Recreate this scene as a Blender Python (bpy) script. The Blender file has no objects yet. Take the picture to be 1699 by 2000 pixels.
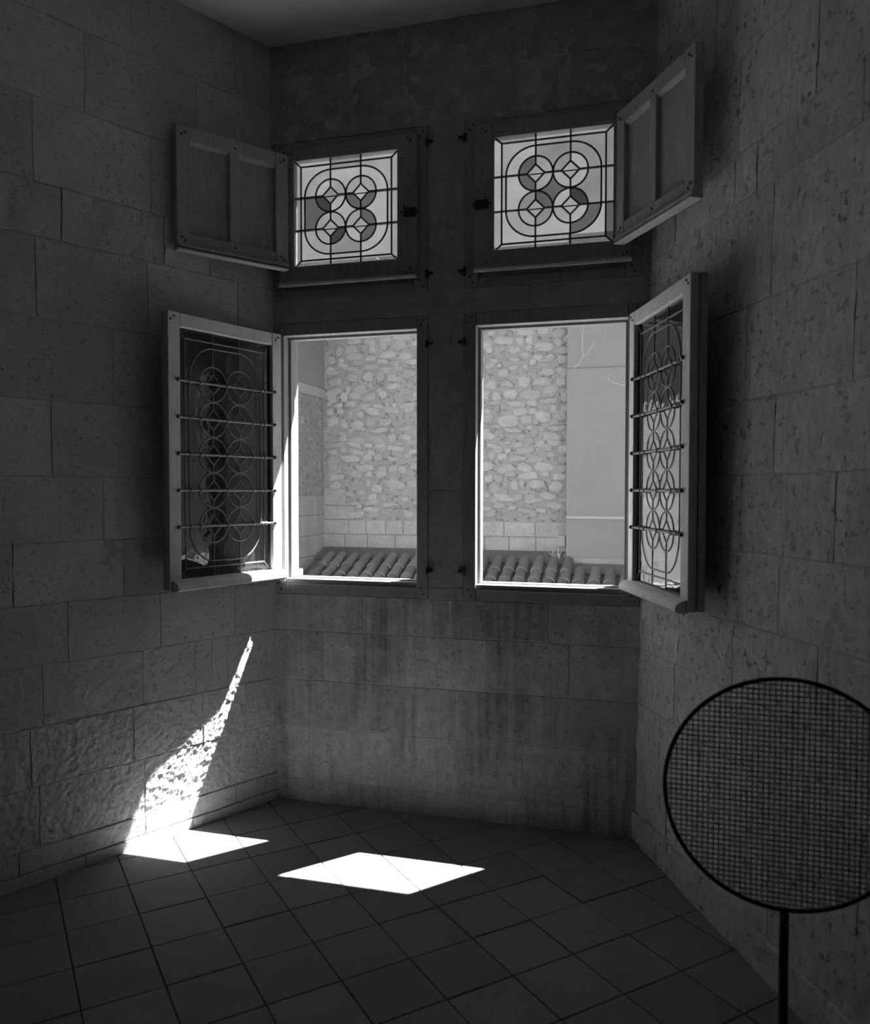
import bpy, math, random
from mathutils import Vector, Matrix, noise
random.seed(7)
sc = bpy.context.scene
COL = sc.collection

# ------------------------------------------------------------------ camera
FPX, YAW, PIT, ROLL = 1569.55, .2716, .0280, .0009
CAM = Vector((.9313, -3.5281, 1.5))
fwd = Vector((-math.sin(YAW)*math.cos(PIT), math.cos(YAW)*math.cos(PIT), -math.sin(PIT)))
r0 = Vector((math.cos(YAW), math.sin(YAW), 0)); u0 = r0.cross(fwd)
rgt = r0*math.cos(ROLL) + u0*math.sin(ROLL); upv = u0*math.cos(ROLL) - r0*math.sin(ROLL)
cd = bpy.data.cameras.new('camera'); cam = bpy.data.objects.new('camera', cd); COL.objects.link(cam)
cam.matrix_world = Matrix(((rgt.x, upv.x, -fwd.x, CAM.x), (rgt.y, upv.y, -fwd.y, CAM.y), (rgt.z, upv.z, -fwd.z, CAM.z), (0, 0, 0, 1)))
cd.sensor_fit = 'HORIZONTAL'; cd.sensor_width = 36; cd.lens = FPX/1699*36
cd.clip_start = .05; cd.clip_end = 200
cd.dof.use_dof = True; cd.dof.focus_distance = 5.0; cd.dof.aperture_fstop = 5.5
sc.camera = cam

# ------------------------------------------------------------------ sky, sun, exposure
SKY, SUN, EXPOSURE = .80, 60.0, 0.0
w = bpy.data.worlds.new('sky'); sc.world = w; w.use_nodes = True
w.node_tree.nodes['Background'].inputs[0].default_value = (1, 1, 1, 1)
w.node_tree.nodes['Background'].inputs[1].default_value = SKY
ld = bpy.data.lights.new('sun', 'SUN'); sun = bpy.data.objects.new('sun', ld); COL.objects.link(sun)
ld.energy = SUN; ld.angle = math.radians(.53); ld.color = (1, 1, 1)
sun.location = (6, 8, 15)
sun.rotation_euler = Vector((-.864, -1, -2.337)).to_track_quat('-Z', 'Y').to_euler()
vs = sc.view_settings
vs.view_transform = 'Standard'; vs.look = 'None'; vs.gamma = 1; vs.exposure = EXPOSURE; vs.use_curve_mapping = False
sc.cycles.max_bounces = 12; sc.cycles.diffuse_bounces = 6; sc.cycles.transparent_max_bounces = 24
sc.cycles.use_denoising = True; sc.cycles.caustics_reflective = False; sc.cycles.caustics_refractive = False
sc.cycles.sample_clamp_indirect = 6

# ------------------------------------------------------------------ materials
def nt(name):
    m = bpy.data.materials.new(name); m.use_nodes = True
    t = m.node_tree; return m, t, t.nodes['Principled BSDF']
def N(t, k, **kw):
    n = t.nodes.new(k)
    for a, v in kw.items(): setattr(n, a, v)
    return n
def mathn(t, op, a, b=None):
    n = N(t, 'ShaderNodeMath', operation=op)
    for i, v in enumerate((a, b)):
        if v is None: continue
        if isinstance(v, (int, float)): n.inputs[i].default_value = v
        else: t.links.new(v, n.inputs[i])
    return n.outputs[0]
def ramp(t, v, a, b, va=0., vb=1.):
    n = N(t, 'ShaderNodeMapRange'); n.inputs['From Min'].default_value = a; n.inputs['From Max'].default_value = b
    n.inputs['To Min'].default_value = va; n.inputs['To Max'].default_value = vb; n.clamp = True
    t.links.new(v, n.inputs['Value']); return n.outputs['Result']
def stone(name, base, var=.12, rnd=.12, scale=6., fine=60., pit=0., bump=.4, bdist=.004, rough=.9, streak=0., objco=False, grain=None, dark_low=0.):
    m, t, p = nt(name)
    if objco: co = N(t, 'ShaderNodeTexCoord').outputs['Object']
    else: co = N(t, 'ShaderNodeNewGeometry').outputs['Position']
    def noise_(sc_, det=5, r=.6, vec=None):
        n = N(t, 'ShaderNodeTexNoise'); n.inputs['Scale'].default_value = sc_; n.inputs['Detail'].default_value = det; n.inputs['Roughness'].default_value = r
        t.links.new(vec or co, n.inputs['Vector']); return n.outputs['Fac']
    a = ramp(t, noise_(scale), .3, .7, 1-var, 1+var)
    b = ramp(t, noise_(fine, 3), .3, .7, 1-var*.6, 1+var*.6)
    v = mathn(t, 'MULTIPLY', a, b)
    if rnd:
        oi = N(t, 'ShaderNodeObjectInfo').outputs['Random']
        v = mathn(t, 'MULTIPLY', v, ramp(t, oi, 0, 1, 1-rnd, 1+rnd))
    pf = noise_(fine*.7, 4, .7)
    if pit:
        pm = mathn(t, 'MULTIPLY', mathn(t, 'SUBTRACT', 1, ramp(t, pf, .33, .43)), ramp(t, noise_(3.1, 4, .7), .40, .60, .15, 1))   # pits come in patches
        v = mathn(t, 'MULTIPLY', v, mathn(t, 'SUBTRACT', 1, mathn(t, 'MULTIPLY', pm, pit)))
    if streak:
        mp = N(t, 'ShaderNodeMapping'); t.links.new(co, mp.inputs['Vector']); mp.inputs['Scale'].default_value = (9, 9, .9)
        s1 = ramp(t, noise_(1., 5, .6, mp.outputs[0]), .40, .66, 0, 1)
        mp2 = N(t, 'ShaderNodeMapping'); t.links.new(co, mp2.inputs['Vector']); mp2.inputs['Scale'].default_value = (38, 38, 1.6); mp2.inputs['Location'].default_value = (3, 1, 7)
        s2 = ramp(t, noise_(1., 3, .6, mp2.outputs[0]), .42, .60, 0, 1)
        big = ramp(t, noise_(2.3, 3, .6), .42, .62)                     # where the water has run
        drips = mathn(t, 'MULTIPLY', mathn(t, 'ADD', mathn(t, 'MULTIPLY', s1, .6), mathn(t, 'MULTIPLY', s2, .4)), mathn(t, 'ADD', mathn(t, 'MULTIPLY', big, .8), .2))
        v = mathn(t, 'MULTIPLY', v, mathn(t, 'SUBTRACT', 1.12, mathn(t, 'MULTIPLY', drips, streak)))
        v = mathn(t, 'MULTIPLY', v, ramp(t, noise_(14., 6, .75), .35, .6, .8, 1.08))
    if grain:
        mp = N(t, 'ShaderNodeMapping'); t.links.new(co, mp.inputs['Vector']); mp.inputs['Scale'].default_value = grain
        g = noise_(1., 5, .7, mp.outputs[0])
        v = mathn(t, 'MULTIPLY', v, ramp(t, g, .35, .65, 1-var, 1+var))
    v = mathn(t, 'MULTIPLY', v, base)
    cb = N(t, 'ShaderNodeCombineColor')
    for i in range(3): t.links.new(v, cb.inputs[i])
    t.links.new(cb.outputs[0], p.inputs['Base Color'])
    p.inputs['Roughness'].default_value = rough
    p.inputs['Specular IOR Level'].default_value = .25
    if bump:
        h = mathn(t, 'ADD', noise_(fine*.6, 6, .65), mathn(t, 'MULTIPLY', ramp(t, pf, .34, .42), .5 if pit else 0.))
        bn = N(t, 'ShaderNodeBump'); bn.inputs['Strength'].default_value = bump; bn.inputs['Distance'].default_value = bdist
        t.links.new(h, bn.inputs['Height']); t.links.new(bn.outputs[0], p.inputs['Normal'])
    return m
def glass(name, T, refl=.85):
    m = bpy.data.materials.new(name); m.use_nodes = True; t = m.node_tree
    t.nodes.clear()
    out = N(t, 'ShaderNodeOutputMaterial'); tr = N(t, 'ShaderNodeBsdfTransparent'); gl = N(t, 'ShaderNodeBsdfGlossy'); mx = N(t, 'ShaderNodeMixShader')
    co = N(t, 'ShaderNodeNewGeometry').outputs['Position']
    n = N(t, 'ShaderNodeTexNoise'); n.inputs['Scale'].default_value = 9; n.inputs['Detail'].default_value = 4; t.links.new(co, n.inputs['Vector'])
    v = mathn(t, 'MULTIPLY', ramp(t, n.outputs['Fac'], .3, .7, .93, 1.05), math.sqrt(T))
    cb = N(t, 'ShaderNodeCombineColor')
    for i in range(3): t.links.new(v, cb.inputs[i])
    t.links.new(cb.outputs[0], tr.inputs['Color'])
    gl.inputs['Roughness'].default_value = .04
    n2 = N(t, 'ShaderNodeTexNoise'); n2.inputs['Scale'].default_value = 22; n2.inputs['Detail'].default_value = 1; t.links.new(co, n2.inputs['Vector'])
    bn = N(t, 'ShaderNodeBump'); bn.inputs['Strength'].default_value = .25; bn.inputs['Distance'].default_value = .004
    t.links.new(n2.outputs['Fac'], bn.inputs['Height']); t.links.new(bn.outputs[0], gl.inputs['Normal'])
    lw = N(t, 'ShaderNodeLayerWeight'); lw.inputs['Blend'].default_value = .5
    f = mathn(t, 'ADD', mathn(t, 'MULTIPLY', mathn(t, 'POWER', lw.outputs['Facing'], 5.), .92), .04)
    t.links.new(mathn(t, 'MULTIPLY', f, refl), mx.inputs[0]); t.links.new(tr.outputs[0], mx.inputs[1]); t.links.new(gl.outputs[0], mx.inputs[2])
    t.links.new(mx.outputs[0], out.inputs[0]); return m
def metal(name, base, rough=.5, met=.6):
    m = stone(name, base, var=.15, rnd=0, scale=20, fine=120, bump=.15, bdist=.001, rough=rough, objco=True)
    m.node_tree.nodes['Principled BSDF'].inputs['Metallic'].default_value = met; return m
M = dict(
    wall=stone('limestone_wall', .55, var=.10, rnd=.10, scale=5, fine=60, pit=.4, bump=.8, bdist=.005),
    pitted=stone('pitted_limestone', .57, var=.13, rnd=.08, scale=7, fine=42, pit=.62, bump=.9, bdist=.007, grain=(60, 60, 14)),
    stained=stone('stained_limestone', .47, var=.12, rnd=.14, scale=5, fine=55, pit=.45, bump=.7, bdist=.004, streak=.8),
    mullion=stone('mullion_limestone', .36, var=.12, rnd=.06, scale=8, fine=70, pit=.2, bump=.3, bdist=.003, streak=.2),
    mortar=stone('mortar', .48, var=.12, rnd=0, scale=9, fine=80, bump=.5, bdist=.003),
    room=stone('room_plaster', .60, var=.08, rnd=0, scale=2, fine=30, bump=.2),
    ceiling=stone('ceiling_plaster', .55, var=.08, rnd=0, scale=2, fine=30, bump=.2),
    facade=stone('facade_limestone', .34, var=.10, rnd=0, scale=4, fine=50, bump=.4),
    tile=stone('floor_tile_clay', .20, var=.07, rnd=.10, scale=4, fine=45, bump=.15, bdist=.002, rough=.75),
    grout=stone('grout', .14, var=.2, rnd=0, scale=20, fine=90, bump=.4),
    frame=stone('frame_painted_wood', .30, var=.10, rnd=.08, scale=10, fine=50, bump=.2, bdist=.001, rough=.7, objco=True, grain=(60, 60, 4)),
    sash=stone('sash_painted_wood', .58, var=.10, rnd=.05, scale=12, fine=50, bump=.2, bdist=.001, rough=.6, objco=True, grain=(60, 60, 4)),
    darksash=stone('upper_sash_wood', .32, var=.10, rnd=.05, scale=12, fine=50, bump=.2, bdist=.001, rough=.65, objco=True, grain=(60, 60, 4)),
    shutter=stone('shutter_wood', .42, var=.10, rnd=.08, scale=10, fine=50, bump=.2, bdist=.001, rough=.7, objco=True, grain=(60, 60, 3)),
    lead=metal('lead_came', .16, .55, .3), iron=metal('iron', .05, .6, .4), steel=metal('dark_steel', .05, .45, .5),
    wire=metal('mesh_wire', .30, .5, .3),
    rubble=stone('rubble_stone', .33, var=.10, rnd=.10, scale=8, fine=40, pit=.2, bump=.4, bdist=.012),
    ext_mortar=stone('courtyard_mortar', .295, var=.12, rnd=0, scale=3, fine=25, pit=.25, bump=.9, bdist=.03),
    ashlar=stone('courtyard_ashlar', .34, var=.10, rnd=.06, scale=4, fine=30, pit=.25, bump=.5, bdist=.012),
    plaster=stone('courtyard_plaster', .23, var=.06, rnd=0, scale=1.2, fine=45, bump=.3, bdist=.006),
    filler=stone('filler', .36, var=.05, rnd=0, scale=8, fine=40, bump=.2),
    rooftile=stone('roof_tile_clay', .145, var=.10, rnd=.16, scale=6, fine=50, bump=.3, bdist=.004),
    tilelip=stone('tile_lip', .34, var=.1, rnd=.1, scale=6, fine=50, bump=.2),
    flashing=stone('cement_flashing', .13, var=.12, rnd=0, scale=3, fine=20, pit=.2, bump=.4, bdist=.01),
    ground=stone('courtyard_ground', .14, var=.1, rnd=0, scale=1, fine=10, bump=.2),
    leaf=stone('dry_leaf', .46, var=.2, rnd=.1, scale=8, fine=30, bump=0, objco=True),
    grey=stone('grey_plastic', .38, var=.03, rnd=0, scale=3, fine=30, bump=0, objco=True),
)
GL = dict(clear=glass('pane_clear', .52), pale=glass('pane_pale', .44), mid=glass('pane_mid', .33), dark=glass('pane_dark', .15), deep=glass('pane_deep', .07), low=glass('pane_smoky', .40))

# ------------------------------------------------------------------ mesh helpers
class MB:
    def __init__(s): s.v = []; s.f = []
    def add(s, v, f):
        o = len(s.v); s.v += [tuple(p) for p in v]; s.f += [tuple(i+o for i in q) for q in f]; return s
    def box(s, x0, x1, y0, y1, z0, z1, c=0.):
        if c <= 0:
            v = [(x, y, z) for z in (z0, z1) for y in (y0, y1) for x in (x0, x1)]
            return s.add(v, [(0, 2, 3, 1), (4, 5, 7, 6), (0, 1, 5, 4), (2, 6, 7, 3), (0, 4, 6, 2), (1, 3, 7, 5)])
        X = (min(x0, x1), max(x0, x1)); Y = (min(y0, y1), max(y0, y1)); Z = (min(z0, z1), max(z0, z1)); v = []; idx = {}
        for i in (0, 1):
            for j in (0, 1):
                for k in (0, 1):
                    for a in range(3):
                        q = [X[i], Y[j], Z[k]]
                        for b in range(3):
                            if b != a: q[b] += c if (i, j, k)[b] == 0 else -c
                        idx[i, j, k, a] = len(v); v.append(q)
        f = []
        for a in range(3):
            b, d = [(1, 2), (2, 0), (0, 1)][a]
            for s_ in (0, 1):
                def g(p, q):
                    t = [0, 0, 0]; t[a] = s_; t[b] = p; t[d] = q; return idx[t[0], t[1], t[2], a]
                q4 = [g(0, 0), g(1, 0), g(1, 1), g(0, 1)]; f.append(q4 if s_ else q4[::-1])
        for a in range(3):
            b, d = [(1, 2), (2, 0), (0, 1)][a]
            for p in (0, 1):
                for q in (0, 1):
                    def h(e, face):
                        t = [0, 0, 0]; t[a] = e; t[b] = p; t[d] = q; return idx[t[0], t[1], t[2], face]
                    q4 = [h(0, b), h(1, b), h(1, d), h(0, d)]; f.append(q4 if p != q else q4[::-1])
        for i in (0, 1):
            for j in (0, 1):
                for k in (0, 1):
                    t3 = [idx[i, j, k, 0], idx[i, j, k, 1], idx[i, j, k, 2]]; f.append(t3 if (i+j+k) % 2 else t3[::-1])
        return s.add(v, f)
    def prism(s, poly, z0, z1):          # poly (x,y) ccw, extruded in z
        n = len(poly); v = [(x, y, z0) for x, y in poly] + [(x, y, z1) for x, y in poly]
        return s.add(v, [tuple(range(n))[::-1], tuple(range(n, 2*n))] + [(i, (i+1) % n, (i+1) % n+n, i+n) for i in range(n)])
    def plate(s, poly, y0, y1):          # poly (x,z), extruded in y
        n = len(poly); v = [(x, y0, z) for x, z in poly] + [(x, y1, z) for x, z in poly]
        return s.add(v, [tuple(range(n)), tuple(range(n, 2*n))[::-1]] + [((i+1) % n, i, i+n, (i+1) % n+n) for i in range(n)])
    def profile_x(s, prof, x0, x1):      # prof (y,z), extruded in x
        n = len(prof); v = [(x0, y, z) for y, z in prof] + [(x1, y, z) for y, z in prof]
        return s.add(v, [tuple(range(n)), tuple(range(n, 2*n))[::-1]] + [((i+1) % n, i, i+n, (i+1) % n+n) for i in range(n)])
    def tube(s, pts, r, n=8, closed=False, caps=True):
        pts = [Vector(p) for p in pts]; m = len(pts); base = len(s.v)
        for i, p in enumerate(pts):
            a = pts[(i-1) % m] if closed or i else p; b = pts[(i+1) % m] if closed or i < m-1 else p
            d = (b-a).normalized(); ref = Vector((0, 1, 0)) if abs(d.y) < .9 else Vector((1, 0, 0))
            e1 = d.cross(ref).normalized(); e2 = d.cross(e1)
            rr = r[i] if isinstance(r, (list, tuple)) else r
            for k in range(n):
                t = 2*math.pi*k/n; s.v.append(tuple(p + e1*rr*math.cos(t) + e2*rr*math.sin(t)))
        for i in range(m if closed else m-1):
            j = (i+1) % m
            for k in range(n): s.f.append((base+i*n+k, base+i*n+(k+1) % n, base+j*n+(k+1) % n, base+j*n+k))
        if caps and not closed:
            s.f.append(tuple(base+k for k in range(n))[::-1]); s.f.append(tuple(base+(m-1)*n+k for k in range(n)))
        return s
    def came(s, pts, wd, y0, y1, closed=False):   # flat lead strip along (x,z) polyline, rounded on both faces
        m = len(pts); P = [Vector(p) for p in pts]; base = len(s.v)
        for i, p in enumerate(P):
            if closed or 0 < i < m-1:
                d1 = (p-P[(i-1) % m]).normalized(); d2 = (P[(i+1) % m]-p).normalized()
                d = (d1+d2).normalized(); k = 1/max(.5, d.dot(d1))
            else:
                d = (P[1]-P[0] if i == 0 else P[-1]-P[-2]).normalized(); k = 1
            nn = Vector((-d.y, d.x))*k*wd/2; ym = (y0+y1)/2; q = (y1-y0)*.22
            for (o, y) in ((-1, ym-q), (-.45, y0), (.45, y0), (1, ym-q), (1, ym+q), (.45, y1), (-.45, y1), (-1, ym+q)):
                s.v.append((p.x+nn.x*o, y, p.y+nn.y*o))
        for i in range(m if closed else m-1):
            j = (i+1) % m
            for k in range(8): s.f.append((base+i*8+k, base+j*8+k, base+j*8+(k+1) % 8, base+i*8+(k+1) % 8))
        if not closed:
            s.f.append(tuple(base+k for k in range(8))); s.f.append(tuple(base+(m-1)*8+k for k in range(8))[::-1])
        return s
    def mesh(s, name, mat, smooth=False):
        me = bpy.data.meshes.new(name); me.from_pydata(s.v, [], s.f); me.update()
        me.materials.append(mat)
        if smooth:
            for p in me.polygons: p.use_smooth = True
        return me
    def build(s, name, mat, parent=None, smooth=False, loc=(0, 0, 0)):
        return put(name, s.mesh(name, mat, smooth), parent, loc)
def put(name, me, parent=None, loc=(0, 0, 0), rot=(0, 0, 0)):
    o = bpy.data.objects.new(name, me); COL.objects.link(o); o.parent = parent; o.location = loc; o.rotation_euler = rot; return o
def empty(name, loc=(0, 0, 0), rz=0.):
    o = bpy.data.objects.new(name, None); COL.objects.link(o); o.location = loc; o.rotation_euler = (0, 0, rz); o.empty_display_size = .1; return o
def tag(o, label, cat=None, group=None, kind=None):
    o['label'] = label
    if cat: o['category'] = cat
    if group: o['group'] = group
    if kind: o['kind'] = kind
    return o
def struct(o, label): o['kind'] = 'structure'; o['label'] = label; return o
def cells(mb, xs, zs, holes, y0, y1):
    for a, b in zip(xs, xs[1:]):
        for c, d in zip(zs, zs[1:]):
            mx, mz = (a+b)/2, (c+d)/2
            if not any(h[0] < mx < h[1] and h[2] < mz < h[3] for h in holes): mb.box(a, b, y0, y1, c, d)

# ------------------------------------------------------------------ room shell
FX = (.0836, .855)                # window frames, outer x on both sides of the mullion
ZL = (1.0, 2.29); ZU = (2.402, 3.138)
OX = (.139, .800)                 # clear openings
CEIL = 3.6
AL, AR = math.radians(26.2), math.radians(24.7)
dL = Vector((-math.sin(AL), -math.cos(AL), 0)); nL = Vector((math.cos(AL), -math.sin(AL), 0))
dR = Vector((math.sin(AR), -math.cos(AR), 0)); nR = Vector((-math.cos(AR), -math.sin(AR), 0))
def PL(s, z, h=0.): return Vector((-.844-.007*z, 0, z)) + dL*s + nL*h
def PR(s, z, h=0.): return Vector((.842+.021*z, 0, z)) + dR*s + nR*h
def PB(s, z, h=0.): return Vector((s, -h, z))

mb = MB()
holesA = [(-FX[1], -FX[0], *ZL), (FX[0], FX[1], *ZL), (-FX[1], -FX[0], *ZU), (FX[0], FX[1], *ZU)]
cells(mb, [-1.3, -FX[1], -FX[0], FX[0], FX[1], 1.3], [-.1, ZL[0], ZL[1], ZU[0], ZU[1], CEIL+.2], holesA, .0006, .09)
wall_back = struct(mb.build('wall_back', M['mortar']), 'stained limestone wall around and below the four windows')
mb = MB()
zo = [(1.055, 2.28), (2.44, 3.16)]
holesB = [(s*OX[0], s*OX[1]) for s in (1,)]
hb = []
for z0, z1 in zo: hb += [(-OX[1], -OX[0], z0, z1), (OX[0], OX[1], z0, z1)]
cells(mb, [-5, -OX[1], -OX[0], OX[0], OX[1], 5], [-3, 1.055, 2.28, 2.44, 3.16, 4.3], hb, .09, .15)
hc = [(-.89, .89, z0, z1) for z0, z1 in zo]
cells(mb, [-5, -.89, .89, 5], [-3, 1.055, 2.28, 2.44, 3.16, 4.3], hc, .15, .26)
for z0, z1 in zo:
    mb.prism([(-.139, .15), (.139, .15), (.05, .26), (-.05, .26)], z0, z1)
    mb.prism([(-.89, .15), (-.80, .15), (-.89, .26)], z0, z1)
    mb.prism([(.80, .15), (.89, .15), (.89, .26)], z0, z1)
mb.profile_x([(.10, 1.03), (.34, 1.03), (.34, 1.045), (.10, 1.062)], -.89, .89)          # sloping stone sill
for s in (-1, 1): mb.box(s*.80, s*.889, .15, .20, 1.05, 1.10)
struct(mb.build('wall_facade', M['facade']), 'pale limestone outer reveals and mullion of the window')

def warp(s, z):                   # old masonry: joints are never quite straight
    q = Vector((s*6, z*6, 1.3))
    return s+.0045*noise.noise(q)+.0018*noise.noise(q*7), z+.0035*noise.noise(q+Vector((9, 4, 2)))+.0018*noise.noise(q*7+Vector((3, 1, 8)))
def block(name, parent, P, s0, s1, z0, z1, mat, amp=.0015, res=.03, gap=.0021, depth=.02, proud=0., nscale=18.):
    s0 += gap; s1 -= gap; z0 += gap; z1 -= gap
    if s1-s0 < .01 or z1-z0 < .01: return None
    ns = max(4, min(110, int((s1-s0)/res)+2)); nz = max(4, min(110, int((z1-z0)/res)+2))
    c = P((s0+s1)/2, (z0+z1)/2); v = []; f = []
    seed = Vector((random.random()*9, 3, 5))
    E_ = .0022
    SS = [s0, s0+E_] + [s0+E_+(s1-s0-2*E_)*i/(ns-2) for i in range(1, ns-2)] + [s1-E_, s1]
    ZZ = [z0, z0+E_] + [z0+E_+(z1-z0-2*E_)*i/(nz-2) for i in range(1, nz-2)] + [z1-E_, z1]
    for j in range(nz+1):
        for i in range(ns+1):
            ei = i in (0, ns); ej = j in (0, nz)
            s, z = warp(SS[i], ZZ[j])
            p = P(s, z)
            h = .0012 + proud + amp*(noise.fractal(p*nscale+seed, .8, 2.1, 4)) + amp*.8*noise.noise(p*nscale*.35+seed)
            if ei or ej: h -= .0009
            v.append(P(s, z, h)-c)
    W = ns+1
    flip = (P(1, 0)-P(0, 0)).cross(Vector((0, 0, 1))).dot(P(0, 0, 1)-P(0, 0)) < 0
    for j in range(nz):
        for i in range(ns):
            q = (j*W+i, j*W+i+1, (j+1)*W+i+1, (j+1)*W+i); f.append(q[::-1] if flip else q)
    rim = [i for i in range(W)] + [j*W+ns for j in range(1, nz+1)] + [nz*W+i for i in range(ns-1, -1, -1)] + [j*W for j in range(nz-1, 0, -1)]
    o = len(v)
    for k in rim:
        s, z = warp(SS[k % W], ZZ[k//W]); v.append(P(s, z, -depth)-c)
    n = len(rim)
    for k in range(n):
        q = (rim[k], o+k, o+(k+1) % n, rim[(k+1) % n]); f.append(q[::-1] if flip else q)
    me = bpy.data.meshes.new(name); me.from_pydata([tuple(x) for x in v], [], f); me.materials.append(mat)
    for p in me.polygons[:ns*nz]: p.use_smooth = True
    ring1 = set()
    for j in range(nz+1):
        for i in range(ns+1):
            if i in (0, 1, ns-1, ns) or j in (0, 1, nz-1, nz): ring1.add(j*W+i)
    for e in me.edges:
        a_, b_ = e.vertices
        if a_ in ring1 and b_ in ring1:
            ia, ja, ib, jb = a_ % W, a_//W, b_ % W, b_//W
            if (ia == ib and ia in (1, ns-1)) or (ja == jb and ja in (1, nz-1)): e.use_edge_sharp = True
    return put(name, me, parent, c)
def course(parent, P, z0, z1, js, mat, **kw):
    for a, b in zip(js, js[1:]): block('stone_block', parent, P, a, b, z0, z1, mat, **kw)
# window wall
S = M['stained']; XB = (-.87, .92)
kw = dict(depth=.016, amp=.0012, res=.03)
course(wall_back, PB, -.03, .107, [XB[0], -.475, -.093, .177, .537, XB[1]], S, proud=.002, **kw)
course(wall_back, PB, .107, .36, [XB[0], -.656, -.26, -.032, .359, .629, XB[1]], S, **kw)
course(wall_back, PB, .36, .588, [XB[0], -.477, .067, .505, XB[1]], S, **kw)
course(wall_back, PB, .588, .826, [XB[0], -.602, -.26, .19, .56, XB[1]], S, **kw)
course(wall_back, PB, .826, 1.0, [XB[0], -.40, .042, .47, XB[1]], S, **kw)
U = M['mullion']
for z0, z1 in ((1.0, 1.055), (1.055, 1.497), (1.497, 2.232), (2.232, 2.29)): block('stone_block', wall_back, PB, -FX[0], FX[0], z0, z1, U, **kw)
course(wall_back, PB, 2.29, 2.402, [XB[0], -.42, .0, .38, XB[1]], U, **kw)
for z0, z1 in ((2.402, 2.452), (2.452, 3.138)): block('stone_block', wall_back, PB, -FX[0], FX[0], z0, z1, U, **kw)
for z0, z1 in ((1.0, 1.6), (1.6, 2.29), (2.402, 3.138)):
    block('stone_block', wall_back, PB, FX[1], XB[1], z0, z1, U, **kw)
    block('stone_block', wall_back, PB, XB[0], -FX[1], z0, z1, U, gap=.001, **kw)
course(wall_back, PB, 3.138, 3.37, [XB[0], -.45, .06, .5, XB[1]], U, depth=.016, amp=.005, res=.02)
course(wall_back, PB, 3.37, CEIL, [XB[0], -.2, .35, XB[1]], U, depth=.016, amp=.005, res=.025)
# side walls
def slab(P, s0, s1, z0, z1, h0, h1):
    return [P(s, z, h) for z in (z0, z1) for h in (h0, h1) for s in (s0, s1)]
BF = [(0, 2, 3, 1), (4, 5, 7, 6), (0, 1, 5, 4), (2, 6, 7, 3), (0, 4, 6, 2), (1, 3, 7, 5)]
LEND = 2.2
wall_left = struct(MB().add(slab(PL, -.14, LEND, -.1, CEIL+.2, -.35, -.0012), BF).build('wall_left', M['mortar']), 'rough splayed limestone wall to the left of the windows')
wall_right = struct(MB().add(slab(PR, -.14, LEND, -.1, CEIL+.2, -.35, -.0012), BF).build('wall_right', M['mortar']), 'rough splayed limestone wall to the right of the windows')
Wm = M['wall']
lc = [(-.03, .045, [-.01, .47, .95, 1.4, LEND], .002, .02, .011), (.045, .13, [-.01, .245, .69, 1.2, 1.7, LEND], .0018, .008, .005),
      (.13, .365, [-.01, .27, .69, 1.12, 1.6, LEND], .0031, .0065, .0), (.365, .592, [-.01, .18, .41, .74, 1.15, 1.7, LEND], .0031, .0065, .002),
      (.592, .826, [-.01, .276, .36, .445, .69, 1.1, 1.55, LEND], .0024, .008, .0), (.826, 1.058, [-.01, .232, .608, 1.0, 1.5, LEND], .0016, .022, .001),
      (1.058, 1.296, [-.01, .3, .77, 1.2, 1.7, LEND], .004, .022, .0), (1.296, 1.55, [-.01, .4, .85, 1.3, LEND], .002, .03, .0),
      (1.55, 1.84, [-.01, .2, .62, 1.05, 1.5, LEND], .0016, .03, .001), (1.84, 2.15, [-.01, .36, .8, 1.25, LEND], .0016, .03, .0),
      (2.15, 2.455, [-.01, .2, .645, 1.1, 1.6, LEND], .0016, .03, .001), (2.455, 2.66, [-.01, .345, .565, 1.0, 1.5, LEND], .006, .018, .003),
      (2.66, 2.98, [-.01, .3, .62, 1.1, LEND], .0016, .03, .0), (2.98, 3.3, [-.01, .4, .9, 1.4, LEND], .0016, .03, .001), (3.3, CEIL, [-.01, .2, .7, 1.2, LEND], .0016, .03, .0)]
for z0, z1, js, amp, res, pr in lc: course(wall_left, PL, z0, z1, js, Wm, amp=amp, res=res, proud=pr, depth=.016, nscale=80. if res < .01 else 22.)
rc = [(-.03, .12, [-.01, .34, .8, 1.3, LEND], .004, .02, .012), (.12, .345, [-.01, .3, .62, 1.0, 1.5, LEND], .003, .018, .0),
      (.345, .59, [-.01, .22, .55, .95, 1.4, LEND], .003, .018, .001), (.59, .826, [-.01, .33, .68, 1.1, 1.6, LEND], .004, .018, .0),
      (.826, 1.06, [-.01, .356, .75, 1.2, 1.7, LEND], .005, .016, .001), (1.06, 1.3, [-.01, .5, 1.0, 1.5, LEND], .004, .02, .0),
      (1.3, 1.55, [-.01, .3, .77, 1.25, LEND], .002, .03, .0), (1.55, 1.79, [-.01, .45, .95, 1.45, LEND], .002, .03, .001),
      (1.79, 2.1, [-.01, .3, .77, 1.3, LEND], .002, .03, .0), (2.1, 2.46, [-.01, .42, .9, 1.4, LEND], .003, .02, .001),
      (2.46, 2.627, [-.01, .22, .66, .8, 1.3, LEND], .003, .02, .0), (2.627, 2.95, [-.01, .3, .678, 1.1, 1.6, LEND], .002, .03, .002),
      (2.95, 3.28, [-.01, .5, .95, 1.4, LEND], .002, .03, .0), (3.28, CEIL, [-.01, .3, .8, 1.3, LEND], .002, .03, .001)]
for z0, z1, js, amp, res, pr in rc: course(wall_right, PR, z0, z1, js, M['pitted'], amp=amp, res=res, proud=pr, depth=.016, nscale=24.)
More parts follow.
